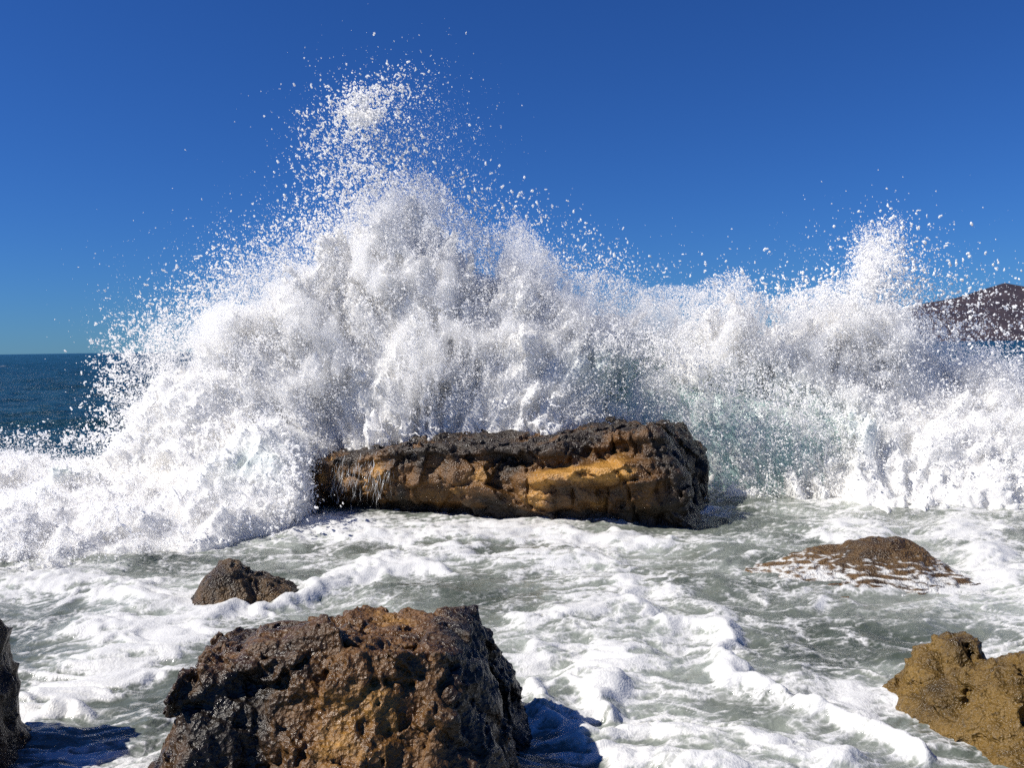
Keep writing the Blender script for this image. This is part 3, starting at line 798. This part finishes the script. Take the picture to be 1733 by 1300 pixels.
HB = prof([(1120, 680), (1160, 590), (1200, 545), (1240, 535), (1270, 570), (1310, 590), (1350, 570), (1400, 560), (1440, 545), (1462, 525), (1475, 465), (1488, 440), (1502, 450), (1520, 520), (1545, 560), (1600, 650),
           (1650, 668), (1733, 685), (1850, 700), (2000, 720), (2150, 800)], 10.0)
def distB(p):
    x, y, z = p[:, 0], p[:, 1], p[:, 2]
    H = HB(x); u = np.clip(z / np.maximum(H, .05), 0, 1.2)
    xa = [pxX(a, 9.0) for a in (1150, 1260, 1350, 1450, 1650, 2000)]
    y0 = np.interp(x, xa, [9.85, 9.7, 9.2, 8.4, 7.95, 7.9])
    yF = y0 + (9.75 - y0) * np.clip(z / 1.3, 0, 1) ** .8 + .25 * u; yB = 10.8 - .35 * u
    d = np.minimum(np.minimum((y - yF) * .8, yB - y), (H - z) * .8)
    return (d - .10).astype(f32)
def radial_right(p):
    d = p - np.array([3.4, YS, -1.6], f32)
    r = np.sqrt(d[:, 0] ** 2 + d[:, 2] ** 2); th = np.arctan2(d[:, 0], d[:, 2])
    return np.stack([th * 2.8, d[:, 1], r * .55], 1).astype(f32)
def tealB(v):
    b_ = at(1270, 690, 9.5); c_ = at(1400, 720, 9.0)
    t = .8 * np.exp(-((v[:, 0] - b_[0]) / .5) ** 2 - ((v[:, 2] - b_[2]) / .28) ** 2) + .35 * np.exp(-((v[:, 0] - c_[0]) / .5) ** 2 - ((v[:, 2] - c_[2]) / .25) ** 2)
    return np.clip(t * (.7 + .6 * noise(v, 34, 3.0)), 0, 1)
CL_B = [(1490, 440, 22, 38, 0, 1000, .004, .014, 1), (1500, 480, 42, 36, 0, 1600, .004, .013, 1), (1530, 430, 50, 40, 0, 150, .005, .014, 0), (1440, 440, 50, 50, 0, 160, .004, .012, 0),
        (1590, 510, 60, 50, 0, 200, .004, .014, 0), (1660, 545, 60, 40, .3, 900, .003, .013, 1), (1600, 530, 90, 60, .3, 700, .0016, .004, 0), (1440, 470, 90, 50, 0, 500, .0016, .004, 0), (1650, 530, 70, 50, .2, 260, .004, .013, 0), (1690, 610, 60, 30, 0, 600, .004, .014, 1),
        (1300, 500, 60, 20, .3, 500, .004, .013, 1), (1380, 500, 40, 22, 0, 500, .004, .013, 1), (1300, 450, 90, 40, 0, 60, .003, .008, 0), (1570, 570, 50, 25, 0, 800, .004, .014, 1)]
side = splash('side_splash', (pxX(1100, 9), 7.4, -0.15), (pxX(2000, 10), 11.2, 3.1), 0.029, distB, radial_right,
       'lower white splash with a thin water column at right', .07, 300000, 1200, tealB, rlo=.0023, rhi=.011, nlig=1800, clouds=CL_B, Y=10.0, lace=.034, lacez=.4, lift=lambda p: .3 + .8 * np.clip(p[:, 2] / np.maximum(HB(p[:, 0]), .1), 0, 1.3) ** 2)

# --- the green face of the wave itself, behind the right half of the slab
def wave_face(parent):
    xs = np.linspace(.55, 4.1, 190); t = np.linspace(0, 1, 110)
    X, T = np.meshgrid(xs, t, indexing='ij')
    top = np.interp(xs, [.55, .9, 1.4, 2.0, 2.7, 3.4, 4.1], [.9, 1.3, 1.45, 1.3, 1.08, .9, .6])[:, None]
    Yf = np.interp(xs, [.55, 1.5, 2.2, 3.0, 4.1], [9.75, 9.70, 9.58, 9.35, 9.2])[:, None]
    a = np.clip(T / .62, 0, 1); b_ = np.clip((T - .62) / .38, 0, 1)
    Z = top * np.where(T < .62, np.sin(a * math.pi / 2) ** .9, np.cos(b_ * math.pi / 2)) - .08
    Y = Yf + .42 * a ** 1.6 + 1.0 * b_ - .10 * np.sin(a * math.pi)
    P = np.stack([X, Y, Z], -1).reshape(-1, 3)
    st = P * np.array([2.2, 1, .7])
    P[:, 1] += .06 * noise(st, 951, 1.6) + .03 * noise(st, 952, 4.0)
    idx = np.arange(190 * 110).reshape(190, 110)
    quads = np.stack([idx[:-1, :-1], idx[1:, :-1], idx[1:, 1:], idx[:-1, 1:]], -1).reshape(-1, 4)
    b = NB('wave_face_water'); pos = b.pos()
    mp = b.n('Mapping', {'Vector': pos, 'Scale': (2.4, 1.0, 1.0)}).outputs[0]
    n1 = b.noise(mp, 2.6, 6, .68, .6); n2 = b.noise(pos, 22, 4, .6)
    f = b.rng(b.math('ADD', n1, b.math('MULTIPLY', n2,   .22)), .50, .74)
    c = b.mix(f, (.50, .70, .66, 1), (.9, .9, .89, 1))
    nr = b.n('Bump', {'Height': b.math('ADD', n1, b.math('MULTIPLY', n2, .3)), 'Strength': .6, 'Distance': .05}).outputs[0]
    m1 = b.n('MixShader', {0: .5, 1: b.n('BsdfDiffuse', {'Color': c, 'Normal': nr}).outputs[0], 2: b.n('BsdfTranslucent', {'Color': c, 'Normal': nr}).outputs[0]})
    m2 = b.n('MixShader', {0: .07, 1: m1.outputs[0], 2: b.n('BsdfGlossy', {'Roughness': .18, 'Normal': nr}).outputs[0]})
    o = mesh_obj('wave_face', P, quads=quads, mat=b.surf(m2.outputs[0]), label='pale green translucent wave face behind the flat rock'); child_keep(o, parent)
wave_face(side)
vp, vr = cloud([(1130, 620, 80, 45, .2, 3000, .0016, .006, 1), (1260, 700, 90, 55, .3, 3000, .0016, .006, 1), (1300, 790, 80, 50, .2, 3200, .0018, .007, 1), (1220, 690, 130, 80, 0, 3800, .001, .0028, 0),
                (1110, 585, 60, 16, .25, 3600, .002, .008, 1), (1240, 640, 80, 18, .35, 3600, .002, .008, 1), (1350, 710, 60, 22, .4, 3000, .002, .008, 1), (1290, 850, 70, 16, 0, 4200, .002, .009, 1), (1390, 800, 50, 50, 0, 3600, .002, .008, 1)], 9.2, .16)
vo = points_obj('droplet', vp[vp[:, 2] > .02], vr[vp[:, 2] > .02], GRP_DROP, kind='stuff'); child_keep(vo, side)

# --- surge of white water on the left, in front of and beside the slab
gl = ground(np.array([-200, 0, 120, 300, 430, 500, 540]), np.array([985, 972, 955, 945, 925, 880, 850]))
def distC(p):
    x, y, z = p[:, 0], p[:, 1], p[:, 2]
    # toe of the surge: for every x the nearest depth it reaches
    yf = np.interp(x, [-5.5, -3.7, -3.2, -2.5, -2.1, -1.9, -1.85], [6.5, 6.55, 6.7, 7.05, 7.5, 8.1, 8.9])
    s = np.clip(y - yf, -1, 6)
    h = .15 * sstep(0, .25, s) + .13 * sstep(.2, 1.4, s) + .13 * sstep(1.2, 2.8, s)
    bump = np.exp(-((x + 2.45) / .55) ** 2 - ((y - 8.7) / .7) ** 2)
    h = h + .62 * bump
    back = 10.3 - y; edge = (-1.86 - .02 * y - x) * .9
    edge = (np.interp(y, [6.5, 7.5, 8.2, 9.0, 10], [-1.75, -1.95, -2.02, -2.08, -2.1]) - x)
    d = np.minimum(np.minimum((h - z) * .8, s * .8 + .02), np.minimum(back, edge))
    return (d - .03).astype(f32)
def radial_left(p): return (p * np.array([1, 1, .8], f32)).astype(f32)
def tealC(v):
    a = at(450, 770, 8.6); b_ = at(180, 770, 9.0)
    t = .25 * np.exp(-((v[:, 0] - a[0]) / .34) ** 2 - ((v[:, 2] - a[2]) / .2) ** 2) + .5 * np.exp(-((v[:, 0] - b_[0]) / .5) ** 2 - ((v[:, 2] - b_[2]) / .12) ** 2)
    return np.clip(t * (.7 + .6 * noise(v, 35, 4.0)), 0, 1)
CL_C = [(120, 740, 90, 10, 0, 700, .003, .010, 1), (100, 930, 90, 18, -.1, 900, .003, .009, 1), (40, 950, 60, 18, 0, 600, .003, .009, 0), (420, 880, 60, 30, 0, 1200, .003, .010, 1), (497, 830, 8, 45, .1, 900, .004, .012, 1)]
splash('left_surge', (-6.3, 6.1, -0.12), (-1.5, 10.3, 1.7), 0.028, distC, radial_left,
       'tumbling white surge of foam left of the flat rock', .045, 230000, 1400, tealC, rlo=.0021, rhi=.009, nlig=1500, mteal=.1, clouds=CL_C, amp=.5, Y=8.0, minisl=160, ligz=.05, mist=.05)

# --- rivulets running off the slab
def trickles():
    ca, sa = math.cos(sl_rot), math.sin(sl_rot)
    P, Rr = [], []
    for i in range(110):
        e = RNG.choice([.15, .175, .20, .235, .25, .28]) + RNG.normal() * .013
        x = -SL / 2 + e * SL
        n = 150; t0_ = RNG.uniform(0, .35); t = np.linspace(t0_, t0_ + RNG.uniform(.2, .7), n); t = np.minimum(t, 1)
        z = (.52 + .29 * e) * (1 - t) + .01
        ph = RNG.uniform(0, 9)
        xx = x + .03 * np.sin(t * 4 + ph) + .009 * np.sin(t * 21 + ph * 2) - .05 * t
        yy = -.085 - .075 * np.sin(np.clip(t, 0, 1) * 2.2) - .03 * t
        r = RNG.uniform(.0008, .0028) * (.35 + .6 * np.clip(np.sin(t * RNG.uniform(9, 30) + ph) + RNG.uniform(-.3, .7), 0, 1.4))
        P.append(np.stack([xx * ca - yy * sa + sl_loc[0], xx * sa + yy * ca + sl_loc[1], z], 1)); Rr.append(r)
    points_obj('water_trickle', np.concatenate(P), np.concatenate(Rr), GRP_TRICKLE, kind='stuff', label='thin white rivulets running down the left end of the flat rock', category='water')
trickles()
print('tris', sum(len(o.data.polygons) * 2 for o in scene.objects if o.type == 'MESH'))
print('done', time.time() - T0)
